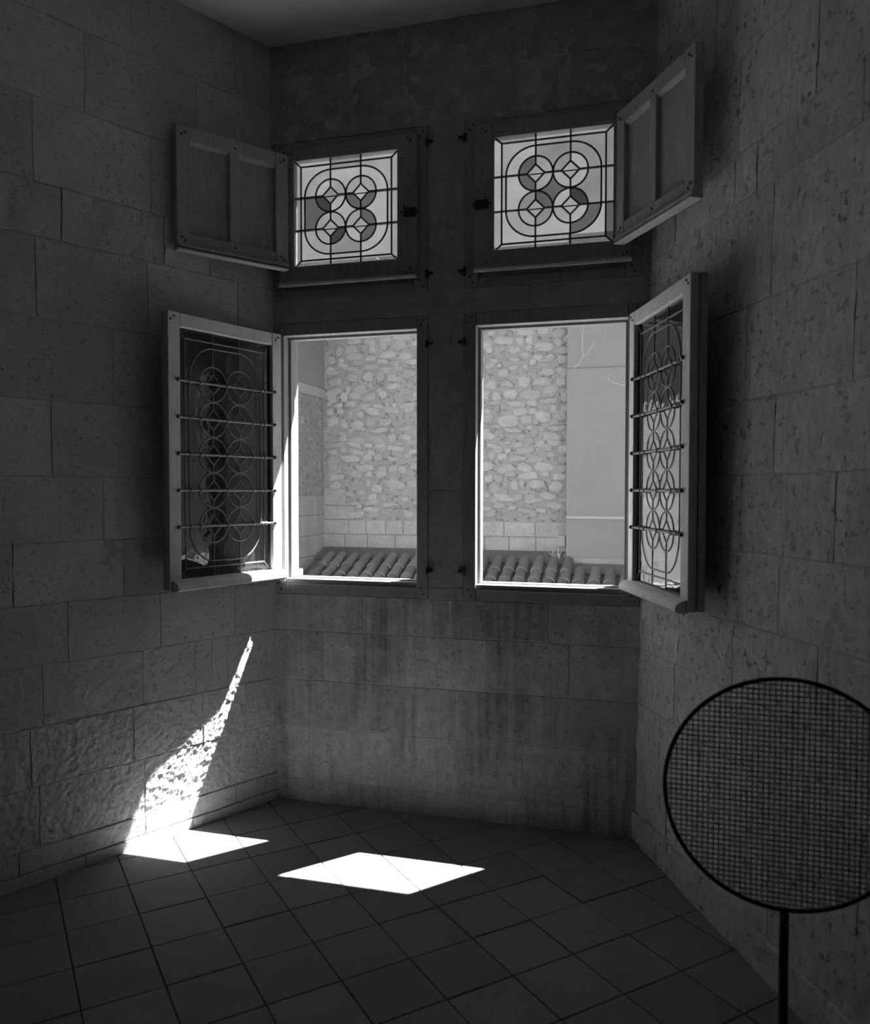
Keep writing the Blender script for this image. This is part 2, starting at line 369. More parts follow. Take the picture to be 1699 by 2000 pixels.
# the room behind the viewer
eL, eR = PL(LEND-.02, 0), PR(LEND-.02, 0)
pts = [(eL.x, eL.y), (-3.6, eL.y), (-3.6, -7.4), (3.6, -7.4), (3.6, eR.y), (eR.x, eR.y)]
outp = [(eL.x, eL.y+.3), (-3.9, eL.y+.3), (-3.9, -7.7), (3.9, -7.7), (3.9, eR.y+.3), (eR.x, eR.y+.3)]
mb = MB()
for i in range(5): mb.prism([pts[i], pts[i+1], outp[i+1], outp[i]], -.1, CEIL+.2)
struct(mb.build('wall_rear', M['room']), 'plain plaster walls of the room behind the viewer')
struct(MB().box(-3.9, 3.9, -7.7, .1, CEIL, CEIL+.25).build('ceiling', M['ceiling']), 'dim plaster ceiling above the window bay')
floor = struct(MB().box(-3.9, 3.9, -7.7, .1, -.3, -.006).build('floor', M['grout']), 'floor of square clay tiles laid diagonally to the windows')
TS = .23635; TH = math.radians(-45); tu = Vector((math.cos(TH), math.sin(TH), 0)); tv = Vector((-tu.y, tu.x, 0)); T0 = Vector((-.6594, -.2761, 0))
tiles = []
for k in range(4):
    b = MB(); b.box(-TS/2+.0018, TS/2-.0018, -TS/2+.0018, TS/2-.0018, -.012, 0, .0018)
    tiles.append(b.mesh('floor_tile', M['tile']))
for i in range(-30, 31):
    for j in range(-30, 31):
        p = T0 + tu*((i+.5)*TS) + tv*((j+.5)*TS)
        if p.y > .12 or p.y < -2.75: continue
        lim = .842 + .5*max(0, -p.y) + .12
        if abs(p.x) > lim: continue
        put('floor_tile', random.choice(tiles), floor, (p.x, p.y, random.uniform(-.0012, .0006)), (random.uniform(-.003, .003), random.uniform(-.003, .003), TH + random.choice((0, 1, 2, 3))*math.pi/2))

# ------------------------------------------------------------------ fixed window frames
def peg_mesh(r=.0045, d=.004, mat=None):
    b = MB(); n = 8; b.prism([(r*math.cos(2*math.pi*k/n), r*math.sin(2*math.pi*k/n)) for k in range(n)], 0, d)
    me = b.mesh('peg', mat or M['iron']); me.transform(Matrix.Rotation(math.radians(90), 4, 'X')); return me   # axis along -y
PEG = peg_mesh()
def holdfast(parent, x, z, sgn):
    b = MB(); b.tube([(0, -.004, -.016), (0, -.004, .016)], .008, 8); b.box(0, sgn*.026, -.008, .0, -.006, .008, .002); b.tube([(sgn*.024, -.002, 0), (sgn*.024, -.013, 0)], .006, 8)
    b.build('holdfast', M['iron'], parent, loc=(x, -.006, z))
def frame(name, label, x0, x1, z0, z1, ox0, ox1, oz0, oz1, step, mull):
    root = empty(name, (0, 0, 0)); root.location = ((x0+x1)/2, 0, z0); cx = (x0+x1)/2
    struct(root, label)
    L = lambda v: v-cx
    m = M['frame']
    for a, b in ((x0, ox0), (ox1, x1)):
        MB().box(L(a)+.001, L(b)-.001, -.004, .09, .001, z1-z0-.001, .002).build('stile', m, root)
    MB().box(L(ox0), L(ox1), -.002, .09, oz1-z0, z1-z0-.001, .002).build('head_rail', m, root)
    MB().box(L(ox0), L(ox1), -.003, .088, .001, step-z0, .002).build('sill_rail', m, root)
    MB().box(L(ox0), L(ox1), .006, .09, step-z0+.0005, oz0-z0, .002).build('sill_ledge', m, root)
    t = .011
    st = MB(); st.box(L(ox0), L(ox0)+t, .05, .089, oz0-z0, oz1-z0); st.box(L(ox1)-t, L(ox1), .05, .089, oz0-z0, oz1-z0)
    st.box(L(ox0)+t, L(ox1)-t, .05, .089, oz1-z0-t, oz1-z0); st.box(L(ox0)+t, L(ox1)-t, .05, .089, oz0-z0, oz0-z0+.006)
    st.build('stop', m, root)
    for sx in ((x0+ox0)/2, (x1+ox1)/2):
        for zz, k in ((z0+.02, 1), (z0+.048, -1), (z1-.02, 1), (z1-.042, -1)):
            put('peg', PEG, root, (L(sx)+k*.008, -.003, zz-z0))
    side = 1 if mull > 0 else -1
    for fz in (.10, .90):
        holdfast(root, L(x1 if side > 0 else x0)-side*.004, (z1-z0)*fz, side)
    return root
frame('window_1', 'fixed wooden frame of the open lower left window', -FX[1], -FX[0], *ZL, -OX[1], -OX[0], 1.072, 2.232, 1.048, 1)
frame('window_2', 'fixed wooden frame of the open lower right window', FX[0], FX[1], *ZL, OX[0], OX[1], 1.072, 2.232, 1.048, -1)
frame('window_3', 'fixed wooden frame of the closed upper left window', -FX[1], -FX[0], *ZU, -.786, -.150, 2.478, 3.085, 2.444, 1)
frame('window_4', 'fixed wooden frame of the closed upper right window', FX[0], FX[1], *ZU, .150, .786, 2.478, 3.085, 2.444, -1)

# ------------------------------------------------------------------ leaded glass
NA = 9
def arc(cx, cz, rx, rz, a0, a1, n=NA):
    return [(cx+rx*math.cos(math.radians(a0+(a1-a0)*i/n)), cz+rz*math.sin(math.radians(a0+(a1-a0)*i/n))) for i in range(n+1)]
def panel(parent, loc, hw, hh, ihw, ihh, rhw, rhh, rows, r, dm, tint, cw=.006):
    X = .075; xs = [-X, X]; rx = rhw-X; rzt = rhh-rows[-1]; rzb = rhh+rows[0]
    b = MB(); b.came([(-hw, -hh), (hw, -hh), (hw, hh), (-hw, hh)], cw, -.0035, .0035, True)
    root = b.build('leaded_panel', M['lead'], parent, loc=loc)
    def pane(key, poly):
        area = sum(poly[i][0]*poly[(i+1) % len(poly)][1]-poly[(i+1) % len(poly)][0]*poly[i][1] for i in range(len(poly)))
        if area < 0: poly = poly[::-1]
        cx = sum(p[0] for p in poly)/len(poly); cz = sum(p[1] for p in poly)/len(poly)
        MB().plate([(x-cx, z-cz) for x, z in poly], -.0012, .0012).build('pane', GL[tint(key)], root, loc=(cx, 0, cz))
    zl = [-hh]+rows+[hh]; nr = len(rows)
    xl = [-hw, -X, X, hw]
    # border panes
    for i in range(3):
        a, c = xl[i], xl[i+1]; a2, c2 = max(a, -ihw), min(c, ihw)
        pane(('B', 't', i), [(a, hh), (c, hh), (c2, ihh), (a2, ihh)]); pane(('B', 'b', i), [(a, -hh), (c, -hh), (c2, -ihh), (a2, -ihh)])
    for i in range(nr+1):
        a, c = zl[i], zl[i+1]; a2, c2 = max(a, -ihh), min(c, ihh)
        for s, k in ((-1, 'l'), (1, 'r')): pane(('B', k, i), [(s*hw, a), (s*hw, c), (s*ihw, c2), (s*ihw, a2)])
    # corners, strips, edge fields
    for s, k in ((-1, 'l'), (1, 'r')):
        for q, e, zz, rz in ((1, 't', rows[-1], rzt), (-1, 'b', rows[0], rzb)):
            A = [(s*(X+rx*math.cos(t*math.pi/2/NA)), zz+q*rz*math.sin(t*math.pi/2/NA)) for t in range(NA+1)]
            C = [(s*(X+r*math.cos(t*math.pi/2/NA)), zz+q*r*math.sin(t*math.pi/2/NA)) for t in range(NA+1)]
            pane(('C', k+e), [(s*ihw, zz), (s*ihw, q*ihh), (s*X, q*ihh)] + A[::-1])
            pane(('A', k+e), A + C[::-1])
        for i in range(nr-1):
            z0, z1 = rows[i], rows[i+1]; zm = (z0+z1)/2
            pane(('S', k, i), [(s*ihw, z0), (s*ihw, z1), (s*rhw, z1), (s*rhw, z0)])
            lo = [(s*(X+r*math.cos(t*math.pi/2/NA)), z0+r*math.sin(t*math.pi/2/NA)) for t in range(NA+1)]
            hi = [(s*(X+r*math.cos(t*math.pi/2/NA)), z1-r*math.sin(t*math.pi/2/NA)) for t in range(NA, -1, -1)]
            pane(('E', k, i), [(s*rhw, z0)] + lo + hi + [(s*rhw, z1)])
    for q, e, zz in ((1, 't', rows[-1]), (-1, 'b', rows[0])):
        pane(('S', e, 0), [(-X, q*ihh), (X, q*ihh), (X, q*rhh), (-X, q*rhh)])
        A = [(-X+r*math.sin(t*math.pi/2/NA), zz+q*r*math.cos(t*math.pi/2/NA)) for t in range(NA+1)]
        B = [(X-r*math.sin(t*math.pi/2/NA), zz+q*r*math.cos(t*math.pi/2/NA)) for t in range(NA, -1, -1)]
        pane(('E', e, 0), [(-X, q*rhh)] + A + B + [(X, q*rhh)])
    for i in range(nr-1):
        z0, z1 = rows[i], rows[i+1]
        pane(('M', i), arc(-X, z0, r, r, 90, 0) + arc(X, z0, r, r, 180, 90) + arc(X, z1, r, r, 270, 180) + arc(-X, z1, r, r, 0, -90))
    for ci, x in enumerate(xs):
        for ri, z in enumerate(rows):
            for qd in range(4):
                a0 = qd*90; A = arc(x, z, r, r, a0, a0+90)
                p0 = (x+dm*math.cos(math.radians(a0)), z+dm*math.sin(math.radians(a0))); p1 = (x+dm*math.cos(math.radians(a0+90)), z+dm*math.sin(math.radians(a0+90)))
                pane(('Q', ci, ri, qd), A + [p1, p0])
            pane(('D', ci, ri), [(x+dm, z), (x, z+dm), (x-dm, z), (x, z-dm)])
    # lead cames
    def cm(pts, closed=False): MB().came(pts, cw, -.0035, .0035, closed).build('lead_came', M['lead'], root)
    for s in (-1, 1):
        for q in (-1, 1): cm([(s*hw, q*hh), (s*ihw, q*ihh)])
    cm([(-ihw, -ihh), (ihw, -ihh), (ihw, ihh), (-ihw, ihh)], True)
    rr = arc(X, rows[-1], rx, rzt, 0, 90, 14) + arc(-X, rows[-1], rx, rzt, 90, 180, 14) + arc(-X, rows[0], rx, rzb, 180, 270, 14) + arc(X, rows[0], rx, rzb, 270, 360, 14)
    cm(rr, True)
    for x in xs:
        zz = [-hh] + [v for z in rows for v in (z-dm, z+dm)] + [hh]
        for a, c in zip(zz[::2], zz[1::2]): cm([(x, a), (x, c)])
    for z in rows:
        for a, c in ((-hw, -X-dm), (-X+dm, X-dm), (X+dm, hw)): cm([(a, z), (c, z)])
    ring = MB().came([(r*math.cos(t*math.pi/18), r*math.sin(t*math.pi/18)) for t in range(36)], cw, -.0035, .0035, True).mesh('lead_came', M['lead'])
    dia = MB().came([(dm, 0), (0, dm), (-dm, 0), (0, -dm)], cw, -.0035, .0035, True).mesh('lead_came', M['lead'])
    for x in xs:
        for z in rows: put('lead_came', ring, root, (x, 0, z)); put('lead_came', dia, root, (x, 0, z))
    return root
LOWER = dict(hw=.262, hh=.531, ihw=.2245, ihh=.488, rhw=.2025, rhh=.463, rows=[-.308, -.154, 0., .154, .308], r=.0755, dm=.043, cw=.0068)
UPPER = dict(hw=.262, hh=.2525, ihw=.2240, ihh=.2185, rhw=.205, rhh=.195, rows=[-.0755, .0755], r=.0745, dm=.039, cw=.0078)
rt = random.Random(3)
def tint_low(k): return 'low'
DUL = {('Q', 0, 1, 2): 'deep', ('E', 'l', 0): 'dark', ('Q', 1, 1, 2): 'dark', ('Q', 1, 1, 3): 'dark', ('Q', 0, 0, 3): 'deep', ('Q', 1, 0, 0): 'dark', ('Q', 1, 0, 3): 'dark', ('E', 'b', 0): 'mid', ('D', 0, 1): 'mid', ('B', 'l', 1): 'mid', ('B', 'l', 0): 'mid', ('S', 't', 0): 'mid', ('B', 't', 1): 'mid', ('A', 'rb'): 'clear', ('E', 'r', 0): 'clear', ('E', 't', 0): 'clear', ('M', 0): 'clear'}
DUR = {('Q', 0, 1, 1): 'dark', ('Q', 0, 1, 2): 'dark', ('Q', 1, 1, 1): 'mid', ('E', 't', 0): 'mid', ('M', 0): 'dark', ('E', 'r', 0): 'mid', ('Q', 1, 0, 0): 'deep', ('Q', 0, 0, 0): 'dark', ('Q', 0, 0, 3): 'mid', ('Q', 0, 0, 1): 'mid', ('A', 'rb'): 'dark', ('E', 'l', 0): 'clear', ('A', 'lt'): 'clear', ('C', 'rt'): 'mid', ('B', 't', 0): 'mid', ('B', 'r', 0): 'dark', ('B', 'r', 1): 'mid', ('B', 'r', 2): 'mid', ('A', 'rt'): 'mid', ('C', 'lb'): 'clear', ('C', 'rb'): 'clear', ('E', 'b', 0): 'clear', ('B', 'l', 1): 'clear'}
def tint_of(D):
    def f(k):
        if k in D: return D[k]
        return rt.choice(['clear', 'pale', 'pale'])
    return f

# ------------------------------------------------------------------ casements
def casement(label, pos, rot, sgn, wdt, hgt, h0, h1, b0, t0, thick, pan, tint, mat, bars, opened, group, u0=0.):
    """local x along the width (times sgn), y=0 outer face, y=-thick inner face, z from the bottom rail"""
    root = empty('casement', pos, rot); tag(root, label, 'window sash', group)
    def bx(b, u_0, u_1, y_0, y_1, z_0, z_1, c=.002):
        a, d = sorted((sgn*u_0, sgn*u_1)); return b.box(a, d, y_0, y_1, z_0, z_1, c)
    bx(MB(), u0, h0, -thick, 0, 0, hgt).build('stile', mat, root)
    bx(MB(), h1, wdt, -thick, 0, 0, hgt).build('stile', mat, root)
    bx(MB(), h0+.0005, h1-.0005, -thick+.001, -.001, t0, hgt-.001).build('top_rail', mat, root)
    bx(MB(), h0+.0005, h1-.0005, -thick+.001, -.001, .001, b0).build('bottom_rail', mat, root)
    gy = -.020 if opened else -.022
    cx = sgn*(h0+h1)/2; cz = (b0+t0)/2
    bd = MB(); q = .006; x0, x1 = sorted((sgn*h0, sgn*h1))
    for (a, c, e, f) in ((x0, x0+q, b0, t0), (x1-q, x1, b0, t0), (x0+q, x1-q, b0, b0+q), (x0+q, x1-q, t0-q, t0)): bd.box(a, c, gy-.014, gy-.004, e, f)
    bd.build('glazing_bead', mat, root)
    panel(root, (cx, gy, cz), tint=tint, **pan)
    for z in pan['rows'] if bars else []:
        zz = cz+z; y = gy+.010
        b = MB(); b.tube([(sgn*(h0-.012), y+.010, zz), (sgn*(h0+.006), y+.004, zz), (sgn*(h0+.02), y, zz), (sgn*(h1-.02), y, zz), (sgn*(h1-.006), y+.004, zz), (sgn*(h1+.012), y+.010, zz)], .0056, 8)
        b.tube([(sgn*(h0-.018), .003, zz), (sgn*(h0-.006), .003, zz)], .008, 8); b.tube([(sgn*(h1+.006), .003, zz), (sgn*(h1+.018), .003, zz)], .008, 8)
        bar = b.build('saddle_bar', M['iron'] if not opened else M['lead'], root, smooth=True)
        for xx in (-.2245, -.2025, -.150, 0., .150, .2025):
            MB().tube([(cx+xx-.005, y, zz-.0004), (cx+xx+.005, y, zz+.0004)], .0090, 8).build('tie', M['lead'], bar)
    yp = .0 if opened else -thick
    for u in (h0*.45, (h1+wdt)/2):
        for k in (.018, hgt-.020):
            put('peg', PEG, root, (sgn*u, yp+(.0032 if opened else .0008), k)); put('peg', PEG, root, (sgn*(u+.016), yp+(.0032 if opened else .0008), k+(.014 if k < .1 else -.014)))
    return root
# open lower casements
zb = 1.078
def drip(root, sgn, u_a, u_b, thick):
    prof = [(-.002, .040)] + [(.042*math.sin(t*math.pi/12), .040-.030*(1-math.cos(t*math.pi/12))) for t in range(1, 7)] + [(.042, .004), (.030, -.004), (-.002, -.004)]
    a, c = sorted((sgn*u_a, sgn*u_b)); MB().profile_x(prof, a, c).build('drip_mould', M['sash'], root)
pl = Vector((-.802, -.012, zb)); pr_ = Vector((.803, -.012, zb))
cl = casement('open casement of leaded clear glass swung against the left wall, edged by sunlight', pl, math.radians(-90-19), 1, .652, 1.158, .068, .592, .042, 1.100, .027, LOWER, tint_low, M['sash'], True, True, 'open lower casements', .010)
cr = casement('open casement of leaded clear glass swung against the right wall in shade', pr_, math.radians(90+19.6), -1, .675, 1.162, .070, .604, .042, 1.104, .030, dict(LOWER, hw=.267, ihw=.229, rhw=.206, hh=.533), tint_low, M['sash'], True, True, 'open lower casements', .010)
drip(cl, 1, .014, .640, .036); drip(cr, -1, .014, .668, .036)
def back_shutter(label, parent, sgn, ua, ub, hgt, y1, th):      # board shutter shut on the inner face of an open casement
    m = M['shutter']; y0 = y1-th; sw = .06; F_ = MB()
    def bx(b, a, c, ya, yb, za, zb_, cc=.0015):
        a, c = sorted((sgn*a, sgn*c)); return b.box(a, c, ya, yb, za, zb_, cc)
    bx(F_, ua, ua+sw, y0, y1, 0, hgt); bx(F_, ub-sw, ub, y0, y1, 0, hgt)
    for za, zc in ((.001, .07), (hgt/2-.035, hgt/2+.035), (hgt-.07, hgt-.001)): bx(F_, ua+sw+.0005, ub-sw-.0005, y0+.001, y1-.001, za, zc)
    root = F_.build('back_shutter', m, parent, loc=(0, 0, .002)); root['label'] = label
    for za, zc in ((.0705, hgt/2-.0355), (hgt/2+.0355, hgt-.0705)): bx(MB(), ua+sw, ub-sw, y0+.004, y1-.004, za, zc, 0).build('shutter_panel', m, root)
back_shutter('board shutter shut against the inner face', cl, 1, .085, .652, 1.154, -.028, .015)
back_shutter('board shutter shut against the inner face', cr, -1, .085, .682, 1.158, -.032, .026)
# closed upper casements
ul = casement('closed square casement of tinted leaded glass above the open left window', Vector((-.806, .006, 2.462)), 0, 1, .676, .640, .066, .590, .079, .584, .042, UPPER, tint_of(DUL), M['darksash'], False, False, 'closed upper casements')
ur = casement('closed square casement of tinted leaded glass above the open right window', Vector((.138, .006, 2.466)), 0, 1, .677, .636, .080, .604, .078, .581, .042, UPPER, tint_of(DUR), M['darksash'], False, False, 'closed upper casements')
for o, sx in ((ul, .676), (ur, .677)):
    MB().profile_x([(-.0415, .018), (-.054, .010), (-.056, .003), (-.052, -.006), (-.0415, -.008)], .0, sx).build('lip_mould', M['darksash'], o)
    for z in UPPER['rows']:
        h0, h1 = (.066, .590) if o is ul else (.080, .604); cz = (.079+.584)/2
        MB().tube([(h0-.01, -.008, cz+z), (h1+.01, -.008, cz+z)], .0028, 8).build('saddle_bar', M['iron'], o)
def latch(root, x, z, sg):
    b = MB(); b.box(-.030, .030, -.004, 0, -.020, .022, .001); lt = b.build('latch', M['iron'], root, loc=(x, -.0425, z))
    MB().tube([(-.04, -.010, 0), (.045, -.010, 0)], .0048, 8).build('bolt', M['iron'], lt)
    MB().box(-.006, .006, -.017, -.001, -.020, .018, .002).build('staple', M['iron'], lt)
    MB().tube([(-.02*sg, -.012, 0), (-.02*sg, -.022, .012), (-.02*sg, -.020, .026)], .004, 8).build('knob', M['iron'], lt)
latch(ul, .645, .285, 1); latch(ur, .032, .285, -1)

# ------------------------------------------------------------------ shutters of the upper windows
def shutter(label, pos, rot, sgn, wdt, hgt):
    root = empty('shutter', pos, rot); tag(root, label, 'shutter', 'panelled shutters of the upper windows'); m = M['shutter']; th = .036
    def bx(nm, a, c, y_0, y_1, z_0, z_1, cc=.002):
        a, c = sorted((sgn*a, sgn*c)); return MB().box(a, c, y_0, y_1, z_0, z_1, cc).build(nm, m, root)
    sw = .062; mw = .046; mid = wdt/2
    bx('stile', 0, sw, 0, th, 0, hgt); bx('stile', wdt-sw, wdt, 0, th, 0, hgt)
    bx('rail', sw+.0005, wdt-sw-.0005, .001, th-.001, .001, .062); bx('rail', sw+.0005, wdt-sw-.0005, .001, th-.001, hgt-.062, hgt-.001)
    bx('muntin', mid-mw/2, mid+mw/2, .001, th-.001, .0625, hgt-.0625)
    for a, c in ((sw, mid-mw/2), (mid+mw/2, wdt-sw)):
        p = bx('shutter_panel', a+.0005, c-.0005, .019, th-.009, .0625, hgt-.0625, .0)
        q = MB(); x0, x1 = sorted((sgn*(a+.002), sgn*(c-.002)))
        q.profile_x([(.004, hgt-.0630), (.0185, hgt-.0630), (.0185, hgt-.076), (.012, hgt-.073)], x0, x1)
        q.build('panel_bead', m, p)
    a, c = sorted((sgn*.0, sgn*wdt))
    MB().profile_x([(-.001, .014), (-.010, .008), (-.010, .001), (-.001, -.004)], a, c).build('lip_mould', m, root)
    MB().profile_x([(-.001, -.005), (-.012, -.010), (-.012, -.014), (th, -.014), (th, -.001), (-.001, -.001)], a, c).build('lower_lip', m, root)
    for u in (sw*.35, wdt-sw*.6):
        for z in (.03, hgt-.03): put('peg', PEG, root, (sgn*u, .0008, z)); put('peg', PEG, root, (sgn*(u+.016), .0008, z+.012*(1 if z < .1 else -1)))
    put('peg', PEG, root, (sgn*mid, .0018, .04)); put('peg', PEG, root, (sgn*mid, .0018, hgt-.04))
    for z in (.09, hgt-.09): MB().tube([(-sgn*.004, .012, z-.03), (-sgn*.004, .012, z+.03)], .006, 8).build('hinge', M['iron'], root)
    return root
# local x runs from the hinge to the free edge, local -y is the face seen from the room
shutter('two-panel wooden shutter folded open against the left wall, beside the upper left window', Vector((-.745, -.066, 2.537)), math.radians(90-35.5), -1, .53, .518)
shutter('two-panel wooden shutter folded open against the right wall, beside the upper right window', Vector((.750, -.066, 2.537)), math.radians(-90+31), 1, .565, .525)

# ------------------------------------------------------------------ courtyard
YW = 9.0; XW = -4.5; XP = -.405; YP = 8.62; WT = 5.3
def roofz(y): return .50 - .374*(YW-y)
wall_court = struct(MB().box(XW-.5, XP+.6, YW, YW+.5, -3, WT).build('wall_courtyard', M['ext_mortar']), 'rubble stone wall across the courtyard seen through the open windows')
wall_ret = struct(MB().box(XW-.5, XW, .30, YW, -3, 4.3).build('wall_return', M['ext_mortar']), 'worn courtyard side wall at the left of the rubble wall')
mb = MB(); mb.box(XP, 5.5, YP, YW+.5, -3, 3.30); mb.box(XP, 5.5, YP+.03, YW+.5, 3.30, WT)
wall_pl = struct(mb.build('wall_plaster', M['plaster']), 'smooth plastered wall to the right of the courtyard rubble wall')
struct(MB().box(-5, 6, .26, 12, -3.3, -3).build('ground', M['ground']), 'courtyard ground below the windows')
# plaster wall: string course, foot render, filled cracks
def cam_pt(px, py, Y):
    d = fwd + rgt*((px-849.5)/FPX) - upv*((py-1000)/FPX); return CAM + d*((Y-CAM.y)/d.y)
def strip(parent, px, Y, wd, name, mat, proud=.006):
    P = [cam_pt(x, y, Y) for x, y in px]; b = MB(); b.came([(p.x, p.z) for p in P], wd, Y-proud, Y+.002); return b.build(name, mat, parent)
zs = cam_pt(1160, 1011, YP).z
MB().box(XP+.002, 5.4, YP-.02, YP+.01, zs-.022, zs+.022, .006).build('string_course', M['filler'], wall_pl)
strip(wall_pl, [(1142, 600), (1141, 634), (1138, 648), (1137, 676), (1139, 695), (1132, 710), (1124, 716), (1118, 724)], YP+.03, .014, 'crack_filler', M['filler'])
strip(wall_pl, [(1139, 695), (1145, 694), (1152, 682), (1157, 676), (1158, 669)], YP+.03, .012, 'crack_filler', M['filler'])
strip(wall_pl, [(1188, 730), (1188, 742), (1198, 747), (1213, 752), (1240, 754)], YP, .014, 'crack_filler', M['filler'])
zf0, zf1 = roofz(YP)-.05, cam_pt(1150, 1091, YP).z
poly = [(XP+.03, zf0), (3.0, zf0)] + [(3.0-k*(3.0-XP-.03)/24, zf1+.03*noise.noise(Vector((k*.9, 0, 3)))) for k in range(25)]
MB().plate(poly, YP-.012, YP+.01).build('foot_render', M['ashlar'], wall_pl)
# ashlar band and corner blocks of the rubble wall
def slabstone(parent, x0, x1, z0, z1, Y, mat, name='stone_block', proud=.015):
    g = .0035; b = MB(); b.box(x0+g, x1-g, Y-proud-random.uniform(0, .006), Y+.05, z0+g, z1-g, .008)
    return b.build(name, mat, parent)
ra = random.Random(11)
def runx(a, b, lo, hi):
    xs = [a]
    while xs[-1] < b-hi*1.2: xs.append(xs[-1]+ra.uniform(lo, hi))
    return xs+[b]
for z0, z1 in ((.46, .755), (.755, .995)):
    xs = runx(XW, XP, .28, .5)
    for a, c in zip(xs, xs[1:]): slabstone(wall_court, a, c, z0, z1, YW, M['ashlar'])
slabstone(wall_court, XW, -4.10, 1.235, 1.51, YW, M['ashlar']); slabstone(wall_court, XW, -3.95, .998, 1.23, YW, M['ashlar'])
# blocks of the return wall
def retstone(y0, y1, z0, z1, mat, proud=.012):
    g = .0035; b = MB(); b.box(XW-.05, XW+proud+ra.uniform(-.004, .004), y0+g, y1-g, z0+g, z1-g, .007); b.build('stone_block', mat, wall_ret)
for z0, z1 in ((.1, .42), (.42, .75), (.75, 1.08), (1.08, 1.4)):
    ys = [YW]
    while ys[-1] > 5.2: ys.append(ys[-1]-ra.uniform(.35, .6))
    for a, c in zip(ys[1:], ys): retstone(a, c, z0, z1, M['ashlar'])
MB().box(XW-.02, XW+.03, 6.2, YW, 3.02, 3.18, .01).build('string_course', M['ashlar'], wall_ret)
MB().box(XW-.02, XW+.018, 6.2, YW, 3.185, 4.28).build('render_coat', M['plaster'], wall_ret)
MB().box(XW-.6, XW+.58, 2.0, YW-.002, 4.27, 4.36, .01).build('added_shade_eave', M['facade'], wall_ret)  # added overhang, out of view, to keep the sun off the return wall
# rubble stones, each its own object where the windows show it
def pebble(w_, h_, d_, rn):
    n = rn.choice((8, 9, 10)); out = []; ph = rn.uniform(0, 6.28)
    for k in range(n):
        t = 2*math.pi*k/n + rn.uniform(-.22, .22); q = rn.uniform(.72, 1.1)
        ce, se = math.cos(t+ph*0), math.sin(t+ph*0)
        sq = (abs(ce)**3.2+abs(se)**3.2)**(-1/3.2)
        out.append((w_/2*ce*sq*q, h_/2*se*sq*q))
    v = [(x, .02, z) for x, z in out] + [(x*.93, -d_*.55, z*.93) for x, z in out] + [(x*.62+rn.uniform(-.01, .01), -d_*rn.uniform(.85, 1.1), z*.62) for x, z in out] + [(0, -d_*1.05, 0)]
    f = []
    for r_ in (0, 1):
        for k in range(n): f.append((r_*n+k, r_*n+(k+1) % n, (r_+1)*n+(k+1) % n, (r_+1)*n+k))
    for k in range(n): f.append((2*n+k, 2*n+(k+1) % n, 3*n))
    return v, f
def inview(p):
    v = p-CAM; z = v.dot(fwd); x = 849.5+FPX*v.dot(rgt)/z; y = 1000-FPX*v.dot(upv)/z
    return 618 < y < 1150 and (545 < x < 822 or 920 < x < 1235)
rest = MB(); rn = random.Random(5); z = 1.0; count = 0
while z < WT-.1:
    h = rn.uniform(.10, .20); x = XW+.01+rn.uniform(0, .06)
    while x < XP-.04:
        w_ = rn.uniform(.13, .36)*(1 if rn.random() < .75 else .6)
        if x+w_ > XP-.01: w_ = XP-.01-x
        if w_ < .07: break
        cx, cz = x+w_/2, z+h/2+rn.uniform(-.05, .05)
        hidden = (cz < 1.52 and cx < -4.07) or (cz < 1.26 and cx < -3.9) or rn.random() < .08
        if not hidden and cz-h/2 > .99:
            big = h*rn.uniform(.78, 1.12)
            v, f = pebble(w_*1.02, big*1.06, rn.uniform(.012, .034), rn)
            a = rn.uniform(-.16, .16); ca, sa = math.cos(a), math.sin(a)
            v = [(p[0]*ca-p[2]*sa, p[1], p[0]*sa+p[2]*ca) for p in v]
            P = Vector((cx, YW, cz))
            if inview(P) and count < 298:
                count += 1; b = MB(); b.add(v, f); b.build('rubble_stone', M['rubble'], wall_court, loc=P)
            else: rest.add([(p[0]+cx, p[1]+YW, p[2]+cz) for p in v], f)
        x += w_+rn.uniform(-.005, .035)
    z += h*.93
o = rest.build('rubble_infill', M['rubble'], wall_court); o['kind'] = 'stuff'
# small stones of the return wall
rest = MB()
z = 1.42
while z < 3.0:
    h = rn.uniform(.1, .2); y = 6.4
    while y < YW-.1:
        w_ = rn.uniform(.12, .3)
        if rn.random() < .55:
            v, f = pebble(w_*.9, h*.9, .015, rn); rest.add([(XW-p[1], y+w_/2+p[0], z+h/2+p[2]) for p in v], f)
        y += w_+.04
    z += h+.02
o = rest.build('rubble_infill', M['ext_mortar'], wall_ret); o['kind'] = 'stuff'
MB().box(XP-.16, XP-.05, YW-.06, YW, .62, .79, .006).build('junction_box', M['grey'])
tag(bpy.data.objects['junction_box'], 'small grey box fixed low on the rubble wall beside the plaster', 'box')

# ------------------------------------------------------------------ tiled roof under the courtyard wall
roof = empty('tiled_roof', (-1.7, 8.0, roofz(8.0))); tag(roof, 'sloping roof of curved clay tiles below the courtyard wall', 'roof')
ang = math.atan(.374); RT = Matrix.Translation(roof.location)
def rp(x, y, up=0.): return (x-roof.location.x, y-roof.location.y - up*math.sin(ang), roofz(y)-roof.location.z + up*math.cos(ang))
b = MB(); v = [rp(x, y, u) for u in (-.08, 0) for y in (2.5, YW) for x in (XW+.005, 5.4)]; b.add(v, BF).build('roof_deck', M['flashing'], roof)
b = MB(); v = [rp(x, y, u) for u in (.0, .045) for y in (8.58, YW-.005) for x in (XW+.01, XP)]; b.add(v, BF).build('cement_flashing', M['flashing'], roof)
b = MB(); v = [rp(x, y, u) for u in (.0, .045) for y in (8.30, YP-.005) for x in (XP, 5.3)]; b.add(v, BF).build('cement_flashing', M['flashing'], roof)
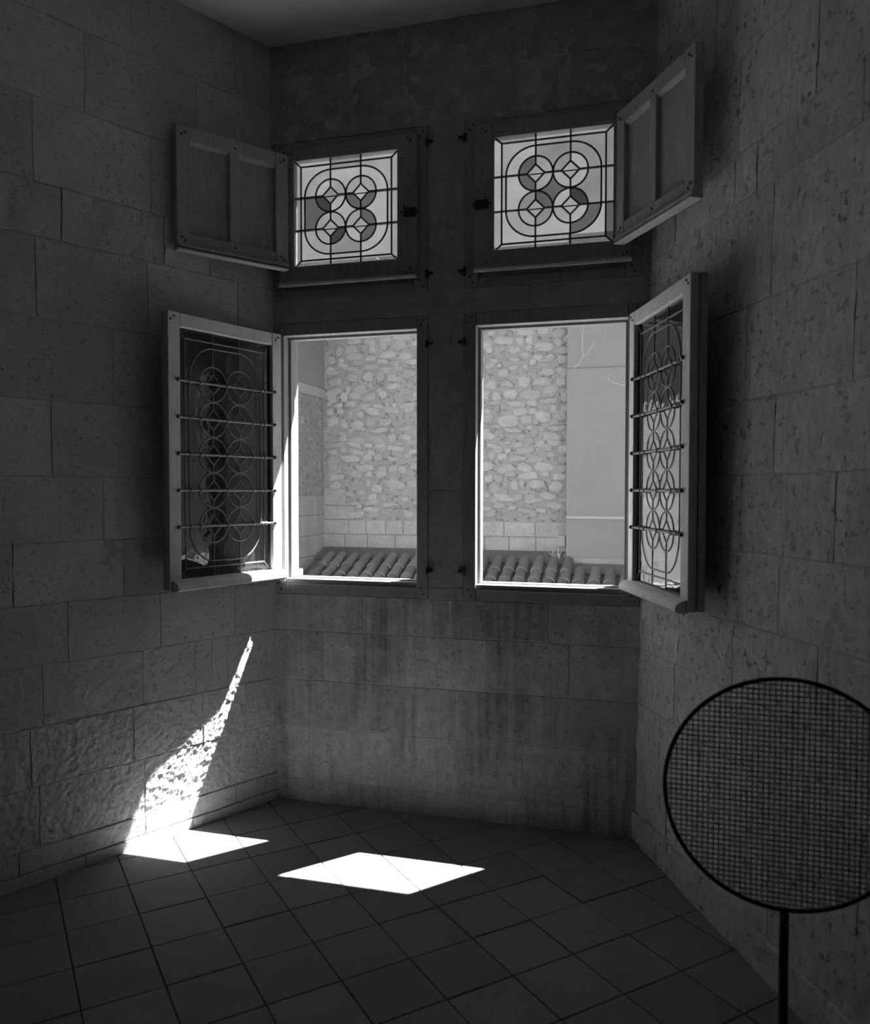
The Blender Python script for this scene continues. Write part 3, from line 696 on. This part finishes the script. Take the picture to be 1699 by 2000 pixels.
def canal(r_lo, r_hi, ln, up, th=.012, n=8):
    """curved tile lying along +y (up the slope); lower end at y=0"""
    b = MB(); ring = []
    for (y, r) in ((0, r_lo), (ln, r_hi)):
        for q in (r, r-th):
            for k in range(n+1):
                t = math.pi*k/n; s = 1 if up else -1
                b.v.append((q*math.cos(t), y, s*q*math.sin(t)*.92))
    W = n+1
    for k in range(n):
        b.f += [(k, k+1, 2*W+k+1, 2*W+k), (W+k+1, W+k, 3*W+k, 3*W+k+1), (k+1, k, W+k, W+k+1), (2*W+k, 2*W+k+1, 3*W+k+1, 3*W+k)]
    b.f += [(0, 2*W, 3*W, W), (n, W+n, 3*W+n, 2*W+n)]
    return b
cov = canal(.091, .070, .42, True, .017).mesh('cover_tile', M['rooftile'], False); cov.materials.append(M['tilelip'])
for p_ in cov.polygons:
    if all(cov.vertices[i].co.y < .001 for i in p_.vertices): p_.material_index = 1
pan_ = canal(.070, .082, .42, False).mesh('pan_tile', M['rooftile'], False)
PITCH = .213; ci = 0
x = XW+.30
while x < 2.6:
    top = 8.66 if x < XP+.05 else 8.36
    rows_ = 5 if x < XP+.05 else 4
    for k in range(rows_):
        y = top-.42-k*.30*math.cos(ang)
        jit = ra.uniform(-.008, .008)
        put('cover_tile', cov, roof, rp(x+jit, y, .070), (ang+.03, 0, ra.uniform(-.02, .02)))
        if x+PITCH < 2.6: put('pan_tile', pan_, roof, rp(x+PITCH/2+jit, y-.03, .060), (ang+.03, 0, ra.uniform(-.015, .015)))
    x += PITCH
# little weed at the corner of the two walls
weed = empty('weed', (XP-.12, YW-.30, roofz(YW-.30)+.045)); tag(weed, 'small dry weed growing at the foot of the rubble wall corner', 'plant')
for k in range(34):
    a = ra.uniform(0, 6.28); L_ = ra.uniform(.08, .28); lean = ra.uniform(.2, .9); wd = ra.uniform(.012, .024)
    c, s = math.cos(a), math.sin(a); pts_ = []
    for t in (0, .5, 1):
        rr_ = L_*lean*t; zz = L_*(t-.35*lean*t*t); pts_.append((c*rr_, s*rr_, zz))
    b = MB(); vv = []
    for i, p in enumerate(pts_):
        q = wd*(.5, 1, .1)[i]/2; vv += [(p[0]-s*q, p[1]+c*q, p[2]), (p[0]+s*q, p[1]-c*q, p[2])]
    vv += [(p[0], p[1], p[2]-.003) for p in vv]
    b.add(vv, [(0, 1, 3, 2), (2, 3, 5, 4), (7, 6, 8, 9), (9, 8, 10, 11), (0, 2, 8, 6), (2, 4, 10, 8), (1, 7, 9, 3), (3, 9, 11, 5)])
    b.build('leaf', M['leaf'], weed, loc=(ra.uniform(-.12, .08), ra.uniform(-.10, .12), -.01-.03*ra.random()))

# ------------------------------------------------------------------ round mesh disc close to the viewer
D = 1.5; cxp, cyp, rp_ = 1534.7, 1552.9, 227.6
cen = CAM + fwd*D + rgt*((cxp-849.5)/FPX*D) - upv*((cyp-1000)/FPX*D); R = rp_/FPX*D
disc = empty('mesh_screen', (cen.x, cen.y, 0), YAW-.30); tag(disc, 'round wire-mesh disc in a thin dark ring at the right edge, near the viewer', 'screen')
b = MB(); b.tube([(R*math.cos(t*math.pi/48), 0, cen.z+R*math.sin(t*math.pi/48)) for t in range(96)], .0042, 10, True); b.build('ring', M['steel'], disc, True)
b = MB(); sp = .0098; k = -int(R/sp)
while k*sp < R:
    e = k*sp
    if abs(e) < R-.002:
        q = math.sqrt(R*R-e*e)
        b.tube([(e, .0011, cen.z-q), (e, .0011, cen.z+q)], 0.0013, 5, caps=False); b.tube([(-q, -.0011, cen.z+e), (q, -.0011, cen.z+e)], .0013, 5, caps=False)
    k += 1
mo = b.build('wire_mesh', M['wire'], disc); mo['kind'] = 'stuff'
MB().tube([(0, .004, .012), (0, .004, cen.z-R)], .009, 12).build('stem', M['steel'], disc, True)
b = MB(); n = 28
b.prism([(.14*math.cos(2*math.pi*k/n), .14*math.sin(2*math.pi*k/n)) for k in range(n)], .001, .010); b.prism([(.05*math.cos(2*math.pi*k/n), .05*math.sin(2*math.pi*k/n)) for k in range(n)], .009, .018)
b.build('base', M['steel'], disc)
